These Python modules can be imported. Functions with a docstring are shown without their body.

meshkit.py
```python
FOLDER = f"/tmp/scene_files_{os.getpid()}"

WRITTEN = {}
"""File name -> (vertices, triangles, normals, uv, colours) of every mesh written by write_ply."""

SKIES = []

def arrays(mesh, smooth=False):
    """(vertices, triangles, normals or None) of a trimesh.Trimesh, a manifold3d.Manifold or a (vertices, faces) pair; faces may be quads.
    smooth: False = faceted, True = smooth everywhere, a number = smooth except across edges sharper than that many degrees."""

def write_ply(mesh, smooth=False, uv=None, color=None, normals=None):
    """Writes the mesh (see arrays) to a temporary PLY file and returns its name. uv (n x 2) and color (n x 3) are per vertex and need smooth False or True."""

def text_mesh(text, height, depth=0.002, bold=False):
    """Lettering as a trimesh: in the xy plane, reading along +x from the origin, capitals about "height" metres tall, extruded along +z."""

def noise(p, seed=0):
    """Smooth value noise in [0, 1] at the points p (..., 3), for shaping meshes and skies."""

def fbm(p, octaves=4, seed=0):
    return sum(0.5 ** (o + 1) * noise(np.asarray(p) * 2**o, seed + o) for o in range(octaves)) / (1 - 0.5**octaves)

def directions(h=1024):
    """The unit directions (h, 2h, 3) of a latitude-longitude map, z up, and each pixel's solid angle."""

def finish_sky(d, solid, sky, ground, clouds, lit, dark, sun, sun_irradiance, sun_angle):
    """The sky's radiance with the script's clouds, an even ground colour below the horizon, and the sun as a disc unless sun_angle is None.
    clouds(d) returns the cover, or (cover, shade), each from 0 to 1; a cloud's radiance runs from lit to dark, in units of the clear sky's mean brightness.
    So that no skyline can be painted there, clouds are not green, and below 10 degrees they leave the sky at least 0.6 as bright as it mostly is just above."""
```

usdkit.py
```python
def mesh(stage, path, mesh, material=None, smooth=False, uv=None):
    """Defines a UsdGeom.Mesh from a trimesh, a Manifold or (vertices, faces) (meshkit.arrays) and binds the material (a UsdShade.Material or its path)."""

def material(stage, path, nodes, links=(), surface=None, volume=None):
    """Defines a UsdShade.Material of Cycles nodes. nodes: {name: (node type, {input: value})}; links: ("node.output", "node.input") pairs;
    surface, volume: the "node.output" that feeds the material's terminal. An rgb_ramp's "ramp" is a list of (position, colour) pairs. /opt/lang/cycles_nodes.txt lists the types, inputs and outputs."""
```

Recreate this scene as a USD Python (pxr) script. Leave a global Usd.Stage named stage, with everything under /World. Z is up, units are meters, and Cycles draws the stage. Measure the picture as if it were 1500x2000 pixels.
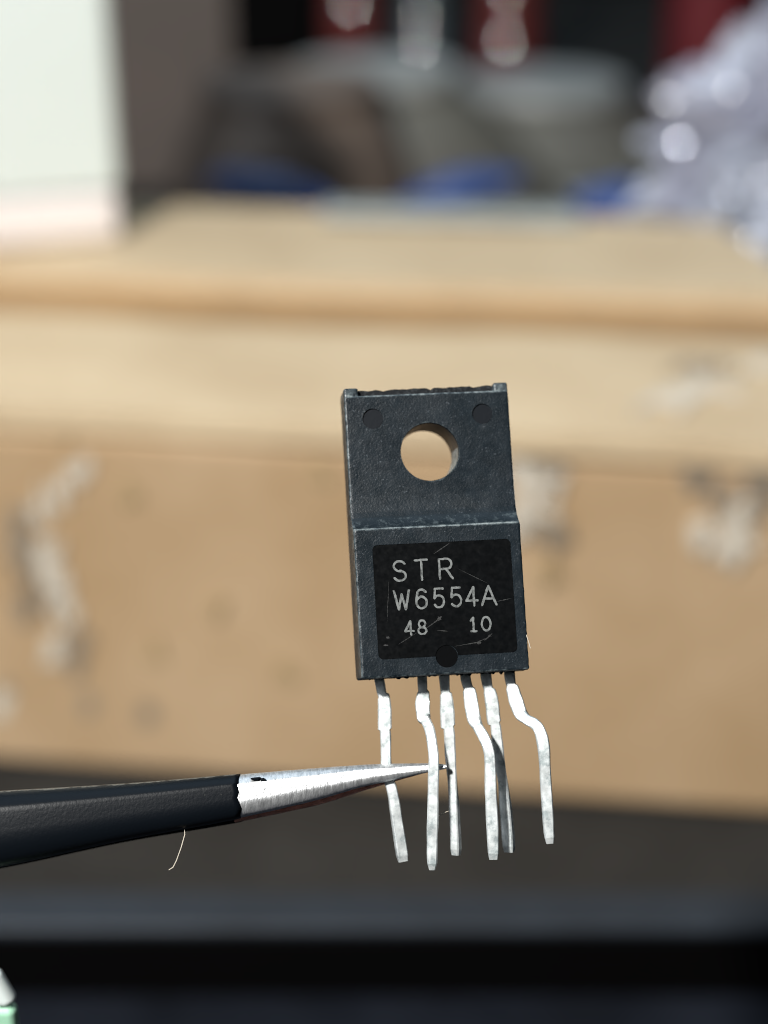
import math, random
import numpy as np, trimesh, manifold3d as m3
from shapely.geometry import LineString, Point, Polygon, box as sbox
from shapely.ops import unary_union
from shapely import affinity
from scipy.spatial.transform import Rotation as R
from scipy.interpolate import PchipInterpolator
import usdkit, meshkit
from pxr import Usd, UsdGeom, UsdLux, UsdShade, Sdf, Gf
rng = np.random.default_rng(7)
stage = Usd.Stage.CreateInMemory()
UsdGeom.SetStageUpAxis(stage, UsdGeom.Tokens.z); UsdGeom.SetStageMetersPerUnit(stage, 1.0)
UsdGeom.Xform.Define(stage, '/World'); UsdGeom.Scope.Define(stage, '/World/Looks')

# ------------------------------------------------------------------ camera, lamps, exposure
HC, PITCH, K = 0.143, math.radians(25), 0.0003
CAM = np.array([0, 0, HC]); FWD = np.array([0, math.cos(PITCH), -math.sin(PITCH)]); UP = np.array([0, math.sin(PITCH), math.cos(PITCH)]); RT = np.array([1.0, 0, 0])
cam = UsdGeom.Camera.Define(stage, '/World/camera')
cam.CreateFocalLengthAttr(50.0); cam.CreateHorizontalApertureAttr(22.5); cam.CreateVerticalApertureAttr(30.0)
cam.CreateClippingRangeAttr(Gf.Vec2f(0.005, 50)); cam.CreateFStopAttr(50 / 3.4); cam.CreateFocusDistanceAttr(0.1005); cam.CreateExposureAttr(0.0)
M = np.eye(4); M[0, :3] = RT; M[1, :3] = UP; M[2, :3] = -FWD; M[3, :3] = CAM
UsdGeom.Xformable(cam).AddTransformOp().Set(Gf.Matrix4d(M.tolist()))

def lamp(kind, name, pos, target, color, intensity, **kw):
    l = kind.Define(stage, '/World/' + name); pos = np.array(pos, float)
    z = pos - np.array(target, float); z /= np.linalg.norm(z); x = np.cross([0, 0, 1], z); x /= np.linalg.norm(x); y = np.cross(z, x)
    T = np.eye(4); T[0, :3] = x; T[1, :3] = y; T[2, :3] = z; T[3, :3] = pos
    UsdGeom.Xformable(l).AddTransformOp().Set(Gf.Matrix4d(T.tolist()))
    l.CreateColorAttr(Gf.Vec3f(*color)); l.CreateIntensityAttr(intensity)
    for k, v in kw.items(): getattr(l, f'Create{k}Attr')(v)
lamp(UsdLux.DiskLight, 'desk_lamp', (-0.185, -0.175, 0.455), (0.003, 0.10, 0.09), (1.0, 0.985, 0.95), 1400, Radius=0.020)
lamp(UsdLux.RectLight, 'added_side_fill', (-1.0, -0.55, 0.85), (0, 0.1, 0.08), (0.88, 0.94, 1.0), 2.7, Width=1.1, Height=0.8)  # unseen side fill, added for bluish sheen and softer shade
lamp(UsdLux.RectLight, 'added_overhead_fill', (0.1, 1.15, 1.4), (0.1, 1.1, 0.0), (0.62, 0.82, 1.0), 1.5, Width=1.6, Height=1.9)  # unseen overhead fill, added for bluish sheen on upward faces

LAMP = np.array([-0.185, -0.175, 0.455])
# ------------------------------------------------------------------ helpers
def W(px, py, d):                      # a point of the place, d metres deep along the optical axis
    return CAM + d * (FWD + RT * (px - 750) * K + UP * (1000 - py) * K)
def camdir(px, py):
    return FWD + RT * (px - 750) * K + UP * (1000 - py) * K
def hit(px, py, p0, n):
    v = camdir(px, py); return CAM + v * (np.dot(np.array(p0) - CAM, n) / np.dot(v, n))
def ground(px, py, z=0.0): return hit(px, py, (0, 0, z), np.array([0, 0, 1.0]))
used = {}
def path(parent, name):
    base = (parent.GetPath().pathString if parent else '/World') + '/' + name
    n = used.get(base, -1) + 1; used[base] = n
    return base if n == 0 else f'{base}_{n:03d}'
def tag(p, label=None, cat=None, group=None, kind=None):
    for k, v in (('label', label), ('category', cat), ('group', group), ('kind', kind)):
        if v: p.SetCustomDataByKey(k, v)
    return p
ORG = {}
def thing(name, base, label, cat, group=None):
    x = UsdGeom.Xform.Define(stage, path(None, name)); base = np.array(base, float)
    x.AddTranslateOp().Set(Gf.Vec3d(*map(float, base))); p = x.GetPrim(); ORG[p.GetPath()] = base
    return tag(p, label, cat, group)
def obj(name, mesh, mat, parent=None, smooth=30, label=None, prim=None):
    v, f, _ = meshkit.arrays(mesh)
    root = parent
    off = np.zeros(3)
    while root is not None and root.GetPath().pathString != '/':
        if root.GetPath() in ORG: off = ORG[root.GetPath()]; break
        root = root.GetParent()
    v = np.asarray(v, float) - off
    m = usdkit.mesh(stage, path(parent, name), (v, f), mat, smooth=smooth)
    if prim:
        P = np.array(m.GetPointsAttr().Get(), float) + off
        for k, a in prim.items():
            if callable(a): a = a(P)
            UsdGeom.PrimvarsAPI(m).CreatePrimvar(k, Sdf.ValueTypeNames.FloatArray, 'vertex').Set([float(t) for t in a])
    if label: tag(m.GetPrim(), label)
    return m.GetPrim()
def mat(name, color, rough=0.5, metal=0.0, spec=0.5, var=0.0, vscale=50.0, bump=0.0, bscale=500.0, rvar=0.0, color2=None, extra=None, coat=0.0, trans=0.0, sv=(1, 1, 1), ramp=None, alpha=None):
    n = {'tc': ('texture_coordinate', {}), 'p': ('principled_bsdf', {'base_color': color, 'roughness': rough, 'metallic': metal, 'specular_ior_level': spec, 'coat_weight': coat, 'coat_roughness': 0.05, 'transmission_weight': trans})}
    l = []
    n['mp'] = ('mapping', {'scale': sv}); l.append(('tc.object', 'mp.vector'))
    if var or color2:
        n['n1'] = ('noise_texture', {'scale': vscale, 'detail': 5, 'roughness': 0.6}); l.append(('mp.vector', 'n1.vector'))
        c2 = color2 or tuple(c * (1 - var) for c in color)
        a, b = ramp or (0.35, 0.65)
        n['r'] = ('rgb_ramp', {'ramp': [(0, color), (a, color), (b, c2), (1, c2)]})
        l += [('n1.fac', 'r.fac'), ('r.color', 'p.base_color')]
    if rvar:
        n['n2'] = ('noise_texture', {'scale': vscale * 2.3, 'detail': 4}); n['mr'] = ('map_range', {'from_min': 0.3, 'from_max': 0.7, 'to_min': max(0.03, rough - rvar), 'to_max': min(1, rough + rvar)})
        l += [('mp.vector', 'n2.vector'), ('n2.fac', 'mr.value'), ('mr.result', 'p.roughness')]
    if bump:
        n['n3'] = ('noise_texture', {'scale': bscale, 'detail': 4, 'roughness': 0.65}); n['b'] = ('bump', {'strength': 1.0, 'distance': bump})
        l += [('mp.vector', 'n3.vector'), ('n3.fac', 'b.height'), ('b.normal', 'p.normal')]
    return usdkit.material(stage, '/World/Looks/' + name, n, l, surface='p.BSDF')
def tm(v, f): return trimesh.Trimesh(np.asarray(v, float), np.asarray(f, int), process=False)
def man2tm(m):
    a = m.to_mesh(); return trimesh.Trimesh(a.vert_properties[:, :3], a.tri_verts, process=False)
def hullpts(pts, r, seg=16):
    return m3.Manifold.batch_hull([m3.Manifold.sphere(r, seg).translate(list(map(float, p))) for p in pts])
def rbox(x0, x1, y0, y1, z0, z1, r, seg=16):
    return hullpts([(x, y, z) for x in (x0 + r, x1 - r) for y in (y0 + r, y1 - r) for z in (z0 + r, z1 - r)], r, seg)
def loft(rings, close=True):
    rings = np.asarray(rings); n, k, _ = rings.shape
    v = rings.reshape(-1, 3); f = []
    for i in range(n - 1):
        for j in range(k):
            a, b = i * k + j, i * k + (j + 1) % k; f += [(a, b, b + k), (a, b + k, a + k)]
    v = list(v)
    if close:
        for i, s in ((0, 1), (n - 1, -1)):
            c = len(v); v.append(rings[i].mean(0))
            for j in range(k):
                a, b = i * k + j, i * k + (j + 1) % k; f.append((c, b, a) if s > 0 else (c, a, b))
    t = tm(v, f); t.fix_normals(); return t
def tube(pts, r, k=8):
    pts = np.asarray(pts, float); rings = []
    r = np.broadcast_to(r, len(pts))
    for i, p in enumerate(pts):
        t = pts[min(i + 1, len(pts) - 1)] - pts[max(i - 1, 0)]; t /= np.linalg.norm(t)
        a = np.cross(t, [0.3, 0.2, 0.93]); a /= np.linalg.norm(a); b = np.cross(t, a)
        rings.append([p + r[i] * (math.cos(q) * a + math.sin(q) * b) for q in np.linspace(0, 2 * math.pi, k, endpoint=False)])
    return loft(rings)
def lathe(profile, centre, seg=48):
    prof = np.asarray(profile, float)
    rings = [[(centre[0] + r * math.cos(q), centre[1] + r * math.sin(q), centre[2] + z) for q in np.linspace(0, 2 * math.pi, seg, endpoint=False)] for r, z in prof]
    return loft(rings)
def extrude(poly, h):
    ps = [p for p in (poly.geoms if hasattr(poly, 'geoms') else [poly]) if p.geom_type == 'Polygon' and p.area > 1e-12]
    if not ps: return None
    return trimesh.util.concatenate([trimesh.creation.extrude_polygon(p, h) for p in ps])

# ------------------------------------------------------------------ materials
epoxy = usdkit.material(stage, '/World/Looks/black_moulding', {
    'tc': ('texture_coordinate', {}),
    'n1': ('noise_texture', {'scale': 900, 'detail': 6, 'roughness': 0.7}),
    'r1': ('rgb_ramp', {'ramp': [(0, (0.0035, 0.0062, 0.0085)), (0.42, (0.005, 0.0085, 0.0115)), (0.62, (0.009, 0.0135, 0.0175)), (1, (0.014, 0.019, 0.0235))]}),
    'n4': ('noise_texture', {'scale': 7500, 'detail': 2, 'roughness': 0.5}),
    'r4': ('rgb_ramp', {'ramp': [(0, (0, 0, 0)), (0.66, (0, 0, 0)), (0.74, (0.04, 0.045, 0.05)), (1, (0.07, 0.075, 0.08))]}),  # bright sparkle specks painted into the base colour
    'mx': ('mix_color', {'blend_type': 'add', 'fac': 1.0}),
    'n2': ('noise_texture', {'scale': 420, 'detail': 6, 'roughness': 0.75}),
    'at': ('attribute', {'attribute': 'wear_light'}), 'n5': ('noise_texture', {'scale': 2600, 'detail': 5, 'roughness': 0.7}), 'wm': ('math', {'math_type': 'multiply'}), 'wr': ('rgb_ramp', {'ramp': [(0, (0, 0, 0)), (0.36, (0, 0, 0)), (0.52, (0.045, 0.055, 0.058)), (0.7, (0.16, 0.18, 0.18)), (1, (0.2, 0.22, 0.22))]}), 'mx2': ('mix_color', {'blend_type': 'add', 'fac': 1.0}),  # mask adds edge wear and painted light to the colour
    'mr': ('map_range', {'from_min': 0.3, 'from_max': 0.7, 'to_min': 0.27, 'to_max': 0.46}),
    'n3': ('noise_texture', {'scale': 8000, 'detail': 3, 'roughness': 0.6}),
    'b': ('bump', {'strength': 1.0, 'distance': 0.000021}),
    'p': ('principled_bsdf', {'specular_ior_level': 0.27})},
    [('tc.object', 'n1.vector'), ('tc.object', 'n2.vector'), ('tc.object', 'n3.vector'), ('tc.object', 'n4.vector'), ('n1.fac', 'r1.fac'), ('n4.fac', 'r4.fac'), ('r1.color', 'mx.a'), ('r4.color', 'mx.b'), ('mx.result', 'mx2.a'), ('tc.object', 'n5.vector'), ('n5.fac', 'wm.value1'), ('at.fac', 'wm.value2'), ('wm.value', 'wr.fac'), ('wr.color', 'mx2.b'), ('mx2.result', 'p.base_color'),
     ('n2.fac', 'mr.value'), ('mr.result', 'p.roughness'), ('n3.fac', 'b.height'), ('b.normal', 'p.normal')], surface='p.BSDF')
panel_m = mat('smooth_black_panel', (0.0022, 0.0026, 0.0030), 0.27, spec=0.25, var=0.3, vscale=1500, bump=0.000004, bscale=4000, rvar=0.05)
dimp_m = mat('smooth_mould_mark', (0.005, 0.0065, 0.009), 0.4, spec=0.2, bump=0.000008, bscale=4000)
lip_m = mat('rough_black_lip', (0.004, 0.005, 0.0065), 0.6, spec=0.15, color2=(0.03, 0.034, 0.037), vscale=4500, ramp=(0.5, 0.68), bump=0.00004, bscale=5000)
dot_m = mat('dark_pit', (0.0015, 0.0017, 0.002), 0.5, spec=0.04, bump=0.00001, bscale=4000)
ink = mat('laser_grey_marking', (0.14, 0.148, 0.145), 0.7, spec=0.2, color2=(0.028, 0.031, 0.031), vscale=5200, ramp=(0.46, 0.70))
scr = mat('grey_scratch', (0.016, 0.0165, 0.016), 0.6, color2=(0.004, 0.004, 0.004), vscale=6000, ramp=(0.42, 0.6))
tin = usdkit.material(stage, '/World/Looks/tinned_lead', {
    'tc': ('texture_coordinate', {}), 'n1': ('noise_texture', {'scale': 1500, 'detail': 6, 'roughness': 0.7}),
    'r1': ('rgb_ramp', {'ramp': [(0, (0.16, 0.175, 0.18)), (0.38, (0.40, 0.45, 0.455)), (0.48, (0.61, 0.645, 0.645)), (0.64, (0.76, 0.79, 0.785)), (1, (0.8, 0.82, 0.81))]}),
    'n2': ('noise_texture', {'scale': 1700, 'detail': 3}), 'mr': ('map_range', {'from_min': 0.3, 'from_max': 0.7, 'to_min': 0.34, 'to_max': 0.55}),
    'n3': ('noise_texture', {'scale': 1500, 'detail': 4}), 'b': ('bump', {'strength': 1.0, 'distance': 0.00002}),
    'p': ('principled_bsdf', {'metallic': 0.6})},
    [('tc.object', 'n1.vector'), ('tc.object', 'n2.vector'), ('tc.object', 'n3.vector'), ('n1.fac', 'r1.fac'), ('r1.color', 'p.base_color'), ('n2.fac', 'mr.value'), ('mr.result', 'p.roughness'), ('n3.fac', 'b.height'), ('b.normal', 'p.normal')], surface='p.BSDF')
steel = usdkit.material(stage, '/World/Looks/bare_steel', {
    'tc': ('texture_coordinate', {}), 'mp': ('mapping', {'scale': (4, 1, 1)}), 'n1': ('noise_texture', {'scale': 1500, 'detail': 5, 'roughness': 0.7}),
    'r1': ('rgb_ramp', {'ramp': [(0, (0.35, 0.36, 0.37)), (0.4, (0.6, 0.61, 0.62)), (0.6, (0.78, 0.79, 0.8)), (1, (0.85, 0.86, 0.87))]}),
    'mr': ('map_range', {'from_min': 0.3, 'from_max': 0.7, 'to_min': 0.34, 'to_max': 0.5}), 'b': ('bump', {'strength': 1.0, 'distance': 0.00005}),
    'p': ('principled_bsdf', {'metallic': 0.85})},
    [('tc.object', 'mp.vector'), ('mp.vector', 'n1.vector'), ('n1.fac', 'r1.fac'), ('r1.color', 'p.base_color'), ('n1.fac', 'mr.value'), ('mr.result', 'p.roughness'), ('n1.fac', 'b.height'), ('b.normal', 'p.normal')], surface='p.BSDF')
reddish_m = mat('reddish_steel', (0.62, 0.30, 0.24), 0.45, metal=0.5, var=0.5, vscale=1500, bump=0.00003, bscale=3000)  # one reddish metal tone over the whole rear arm
coat = usdkit.material(stage, '/World/Looks/worn_black_coating', {
    'tc': ('texture_coordinate', {}), 'n1': ('noise_texture', {'scale': 1600, 'detail': 5, 'roughness': 0.7}), 'at': ('attribute', {'attribute': 'wear_light'}),
    'ad': ('math', {'math_type': 'multiply', }), 'th': ('map_range', {'from_min': 0.50, 'from_max': 0.56, 'to_min': 0, 'to_max': 1, 'clamp': True}),
    'mx': ('mix_color', {'blend_type': 'mix', 'a': (0.0024, 0.0037, 0.0056), 'b': (0.10, 0.097, 0.085)}),
    'n3': ('noise_texture', {'scale': 5200, 'detail': 3, 'roughness': 0.6}), 'b': ('bump', {'strength': 1.0, 'distance': 0.000014}),
    'p': ('principled_bsdf', {'roughness': 0.4, 'specular_ior_level': 0.14})},
    [('tc.object', 'n1.vector'), ('n1.fac', 'ad.value1'), ('at.fac', 'ad.value2'), ('ad.value', 'th.value'), ('th.result', 'mx.fac'), ('mx.result', 'p.base_color'), ('tc.object', 'n3.vector'), ('n3.fac', 'b.height'), ('b.normal', 'p.normal')], surface='p.BSDF')
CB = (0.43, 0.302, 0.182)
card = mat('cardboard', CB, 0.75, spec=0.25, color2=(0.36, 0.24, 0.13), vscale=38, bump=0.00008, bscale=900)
card_top_sheen = mat('cardboard_flap_sheen', (0.55, 0.43, 0.28), 0.65, spec=0.3, color2=(0.47, 0.352, 0.22), vscale=34, bump=0.00006, bscale=900)  # paler than the carton: grazing sheen put into the colour
tape = mat('brown_tape', (0.37, 0.215, 0.09), 0.5, var=0.2, vscale=60, bump=0.0001, bscale=300)
torn = mat('torn_pale_paper', (0.56, 0.50, 0.41), 0.85, color2=(0.45, 0.40, 0.33), vscale=300, bump=0.0002, bscale=1500)
torn_d = mat('torn_dark_paper', (0.19, 0.155, 0.115), 0.85, color2=(0.27, 0.21, 0.145), vscale=300, bump=0.0002, bscale=1500)
faint = mat('faint_stain', (0.38, 0.27, 0.14), 0.8, var=0.12, vscale=200)
mat_m = mat('dark_bench_mat', (0.027, 0.026, 0.024), 0.75, spec=0.2, var=0.3, vscale=60, bump=0.0001, bscale=1500)
wall_m = mat('dark_back_wall', (0.0015, 0.0013, 0.0014), 0.9, spec=0.03, var=0.3, vscale=10)
tray_m = mat('black_tray_plastic', (0.0012, 0.0014, 0.0019), 0.35, spec=0.5, var=0.3, vscale=100, bump=0.00002, bscale=2500)
rim_sheen_m = mat('blue_sheen_tray_rim', (0.022, 0.0285, 0.0375), 0.5, spec=0.25, var=0.5, vscale=25, bump=0.00003, bscale=1200)  # bluish reflection on the rim put into its base colour
floor_sheen_m = mat('matt_sheen_tray_floor', (0.010, 0.012, 0.0175), 0.5, spec=0.12, var=0.5, vscale=60, bump=0.00003, bscale=1200, rvar=.1)  # bluish sheen of the floor put into its base colour
white_m = mat('white_plastic', (0.68, 0.75, 0.725), 0.45, var=0.03, vscale=40)
pink_m = mat('pinkish_white_plastic', (0.80, 0.74, 0.72), 0.45, var=0.04, vscale=60)
tub_m = mat('smoky_brown_plastic', (0.19, 0.145, 0.115), 0.5, color2=(0.14, 0.105, 0.085), vscale=30, bump=0.0002, bscale=120)
tub2_m = mat('grey_olive_plastic', (0.155, 0.145, 0.115), 0.5, color2=(0.12, 0.108, 0.088), vscale=30, bump=0.0002, bscale=120)
rim_m = mat('pale_grey_rim', (0.38, 0.39, 0.375), 0.4, var=0.15, vscale=60)
blue_m = mat('blue_plastic_film', (0.022, 0.048, 0.17), 0.4, color2=(0.05, 0.10, 0.30), vscale=120, bump=0.0006, bscale=160)
red_m = mat('red_brown_bottle', (0.15, 0.028, 0.025), 0.35, var=0.35, vscale=40, coat=1.0, spec=.2)
dred_m = mat('deep_red_cloth', (0.15, 0.008, 0.014), 0.6, var=0.4, vscale=30, bump=0.001, bscale=60)
clear_m = mat('cloudy_clear_plastic', (0.13, 0.16, 0.18), 0.3, var=0.4, vscale=60, coat=1.0)
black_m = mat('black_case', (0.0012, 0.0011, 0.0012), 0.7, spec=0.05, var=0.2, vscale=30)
brown_m = mat('brown_grey_board', (0.115, 0.09, 0.078), 0.7, color2=(0.09, 0.075, 0.065), vscale=20, bump=0.0001, bscale=300)
green_m = mat('green_band', (0.33, 0.60, 0.42), 0.5, var=0.1, vscale=200)
fibre_m = mat('pale_fibre', (0.45, 0.40, 0.33), 0.7)
bag_m = usdkit.material(stage, '/World/Looks/crumpled_clear_film', {
    'tc': ('texture_coordinate', {}), 'n': ('noise_texture', {'scale': 70, 'detail': 3}), 'b': ('bump', {'strength': 1.0, 'distance': 0.0012}),
    'n2': ('noise_texture', {'scale': 35, 'detail': 2}), 'r': ('rgb_ramp', {'ramp': [(0, (0.22, 0.22, 0.28)), (0.42, (0.36, 0.37, 0.46)), (0.58, (0.60, 0.65, 0.76)), (1, (0.7, 0.74, 0.85))]}),
    'g': ('principled_bsdf', {'roughness': 0.16, 'specular_ior_level': 0.9}), 't': ('transparent_bsdf', {'color': (0.9, 0.9, 0.95)}), 'm': ('mix_closure', {'fac': 0.22})},
    [('tc.object', 'n.vector'), ('n.fac', 'b.height'), ('b.normal', 'g.normal'), ('tc.object', 'n2.vector'), ('n2.fac', 'r.fac'), ('r.color', 'g.base_color'), ('g.BSDF', 'm.closure1'), ('t.BSDF', 'm.closure2')], surface='m.closure')
strip_m = mat('pale_clear_strip', (0.34, 0.37, 0.36), 0.35, var=0.3, vscale=150)
glint_m = mat('mirror_glint_facet', (0.75, 0.8, 0.9), 0.1, metal=1.0)  # mirror finish for the glint facets added to the bag

# ------------------------------------------------------------------ setting
tag(obj('table_top', extrude(sbox(-0.9, -0.15, 0.9, 1.05), 0.02).apply_translation((0, 0, -0.02)), mat_m), 'dark grey bench mat under the cardboard box', kind='structure')
tag(obj('back_wall', extrude(sbox(-0.9, 1.05, 0.9, 1.07), 0.7).apply_translation((0, 0, -0.02)), wall_m), 'dark wall behind the bench', kind='structure')

# ------------------------------------------------------------------ cardboard box
gl, gr = ground(0, 1490), ground(1500, 1598)
ux = gr - gl; ux /= np.linalg.norm(ux); uy = np.array([-ux[1], ux[0], 0]); nfront = -uy
BH = hit(750, 832, gl, uy)[2]
def onfront(px, py): return hit(px, py, gl, uy)
def ontop(px, py): return hit(px, py, (0, 0, BH), np.array([0, 0, 1.0]))
def st(p): q = np.asarray(p) - gl; return np.array([q @ ux, q @ uy])
depth_back = st(ontop(750, 418))[1]
print('BH', BH, 'yaw', math.degrees(math.atan2(ux[1], ux[0])), 'depth', depth_back)
FR = lambda m: m.apply_transform(np.array([[ux[0], uy[0], 0, gl[0]], [ux[1], uy[1], 0, gl[1]], [0, 0, 1, 0], [0, 0, 0, 1]]))
XL = st(ontop(-420, 700))[0]; XR = st(onfront(1660, 1200))[0]; KX = st(ontop(1398, 442))[0]; KY = st(ontop(1505, 560))   # the rear right corner is crushed in
KY = KY[1] - (XR - KY[0]) * 0.9
FOOT = Polygon([(XL, -.01), (XR, -.01), (XR, KY), (KX, depth_back), (XL, depth_back)])
box = thing('cardboard_box', gl + 0.5 * (XL + XR) * ux + 0.5 * depth_back * uy, 'brown cardboard box with torn pale patches behind the black chip', 'cardboard box')
g0, g1 = st(ontop(300, 628))[1], st(ontop(300, 545))[1]
TH = 0.003
def slab(poly, z0, h, sag=0.0, sd=0, edge=0.0):
    """a flap: rounded cardboard panel with a slow wave"""
    m = extrude(poly, h)
    m = m.subdivide_to_size(0.012).apply_translation((0, 0, z0))
    v = m.vertices.copy(); v[:, 2] += sag * (meshkit.noise(np.c_[v[:, :2] * 25, 0 * v[:, 0]] + sd, sd) - 0.5)
    m.vertices = v; return FR(m)
def wavy(a0, a1, b0, b1, amp, sd):
    xs = np.linspace(XL, XR, 40)
    nz = lambda s: amp * (meshkit.noise(np.c_[xs * 40, xs * 0 + s, xs * 0], sd) - 0.5)
    return Polygon(list(zip(xs, a0 + (a1 - a0) * (xs - XL) / (XR - XL) + nz(0.3))) + list(zip(xs, b0 + (b1 - b0) * (xs - XL) / (XR - XL) + nz(7.7)))[::-1])
shell = man2tm(m3.Manifold.batch_hull([m3.Manifold.sphere(.0018, 16).translate([float(x), float(y), float(z)]) for x, y in ((XL + .002, .0018), (XR - .0025, .0018), (XR - .0025, KY - .002), (KX - .002, depth_back - .0025), (XL + .002, depth_back - .0025)) for z in (.002, BH - TH - .0022)]).refine_to_length(0.006))
v = shell.vertices.copy(); fr = v[:, 1] < 0.01
v[:, 1] += np.where(fr, 0.0012 * (meshkit.noise(v * 30, 3) - 0.5), 0); shell.vertices = v
obj('carton', FR(shell), card, box)
obj('front_flap', slab(wavy(-0.0006, -0.0006, g0, g0 + 0.001, 0.0012, 2).intersection(FOOT), BH - TH, TH, 0.0008, 4), card_top_sheen, box)
obj('rear_flap', slab(wavy(g1, g1 + 0.001, depth_back, depth_back, 0.002, 5).intersection(FOOT), BH - TH, TH + 0.0006, 0.0012, 9), card_top_sheen, box)
obj('packing_tape', slab(sbox(XL + .0005, g0 - 0.001, XR - .0005, g1 + 0.003).intersection(FOOT.buffer(-.0005)), BH - TH - 0.0004, 0.0012, 0.0004, 11), tape, box)
def blob(line, w, proj, sd):
    pts = np.array([st3(proj(x, y)) for x, y in line]); k = 0.075e-3; rb = random.Random(sd)
    L = LineString(pts) if len(pts) > 1 else None; ln = L.length if L else 0
    ps = []
    for i in range(int(10 + 5 * ln / (w * k))):
        c = np.array(L.interpolate(rb.random() * ln).coords[0]) if L else pts[0]
        c = c + np.array([rb.gauss(0, .28), rb.gauss(0, .28)]) * w * k
        e = affinity.rotate(affinity.scale(Point(c).buffer(1, 5), w * k * rb.uniform(.08, .30), w * k * rb.uniform(.14, .55)), rb.uniform(-35, 35))
        ps.append(e)
    g = unary_union(ps)
    def j(P):
        c = np.array(P.segmentize(.0008).coords); n_ = np.c_[meshkit.noise(np.c_[c * 700, c[:, :1] * 0], 1), meshkit.noise(np.c_[c * 700, c[:, :1] * 0 + 7], 2)] - .5
        return c + n_ * w * k * .3
    return unary_union([Polygon(j(p.exterior)).buffer(0) for p in (g.geoms if hasattr(g, 'geoms') else [g])])
Zp = 0
def z1(m, z): m.apply_translation((0, 0, z)); return m
def patch(line, w, where, m, sd, h=0.00008):
    global st3, Zp
    Zp += 1; h = h + 0.00001 * Zp
    if where == 'front':
        st3 = lambda p: np.array([(p - gl) @ ux, p[2]])
        q = blob([((x, y)) for x, y in line], w, onfront, sd).intersection(sbox(XL, 0.001, XR, BH - TH - .001))
        e = extrude(q, h + 0.001)
        if e is None: return
        v = e.vertices; e.vertices = np.c_[v[:, 0], 0.0007 - v[:, 2], v[:, 1]]; e.fix_normals()
    else:
        st3 = lambda p: st(p)
        e = extrude(blob(line, w, ontop, sd).intersection(sbox(XL, 0.0, XR, g0 - 0.001)), h + 0.0004)
        if e is None: return
        e.apply_translation((0, 0, BH - 0.0002))
    obj('torn_patch' if m is not faint else 'stain', FR(e), m, box)
A = lambda L: [(x / 2.858, 800 + y / 2.858) for x, y in L]
B = lambda L: [(950 + x / 2.727, 640 + y / 2.727) for x, y in L]
for L, w, m in [([(500, 320), (300, 480), (170, 640)], 38, torn), ([(230, 700), (300, 900), (350, 1150), (290, 1380)], 46, torn), ([(90, 500), (120, 800), (150, 1170)], 40, torn_d),
                ([(260, 1000), (260, 1110)], 30, torn_d), ([(450, 1230), (440, 1460)], 42, torn_d), ([(490, 1620), (510, 1660)], 34, torn_d), ([(830, 1680), (840, 1730)], 36, torn_d),
                ([(10, 1600), (20, 1680)], 44, torn), ([(30, 1530), (60, 1550)], 26, torn_d), ([(1210, 1080), (1215, 1130)], 30, faint), ([(700, 400), (740, 520)], 26, faint), ([(870, 1310), (860, 1400)], 32, faint), ([(330, 130), (350, 150)], 34, faint),
                ([(1580, 1450), (1600, 1500)], 34, faint), ([(1750, 330), (1790, 380)], 30, faint)]:
    patch(A(L), w, 'front', m, len(used))
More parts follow.
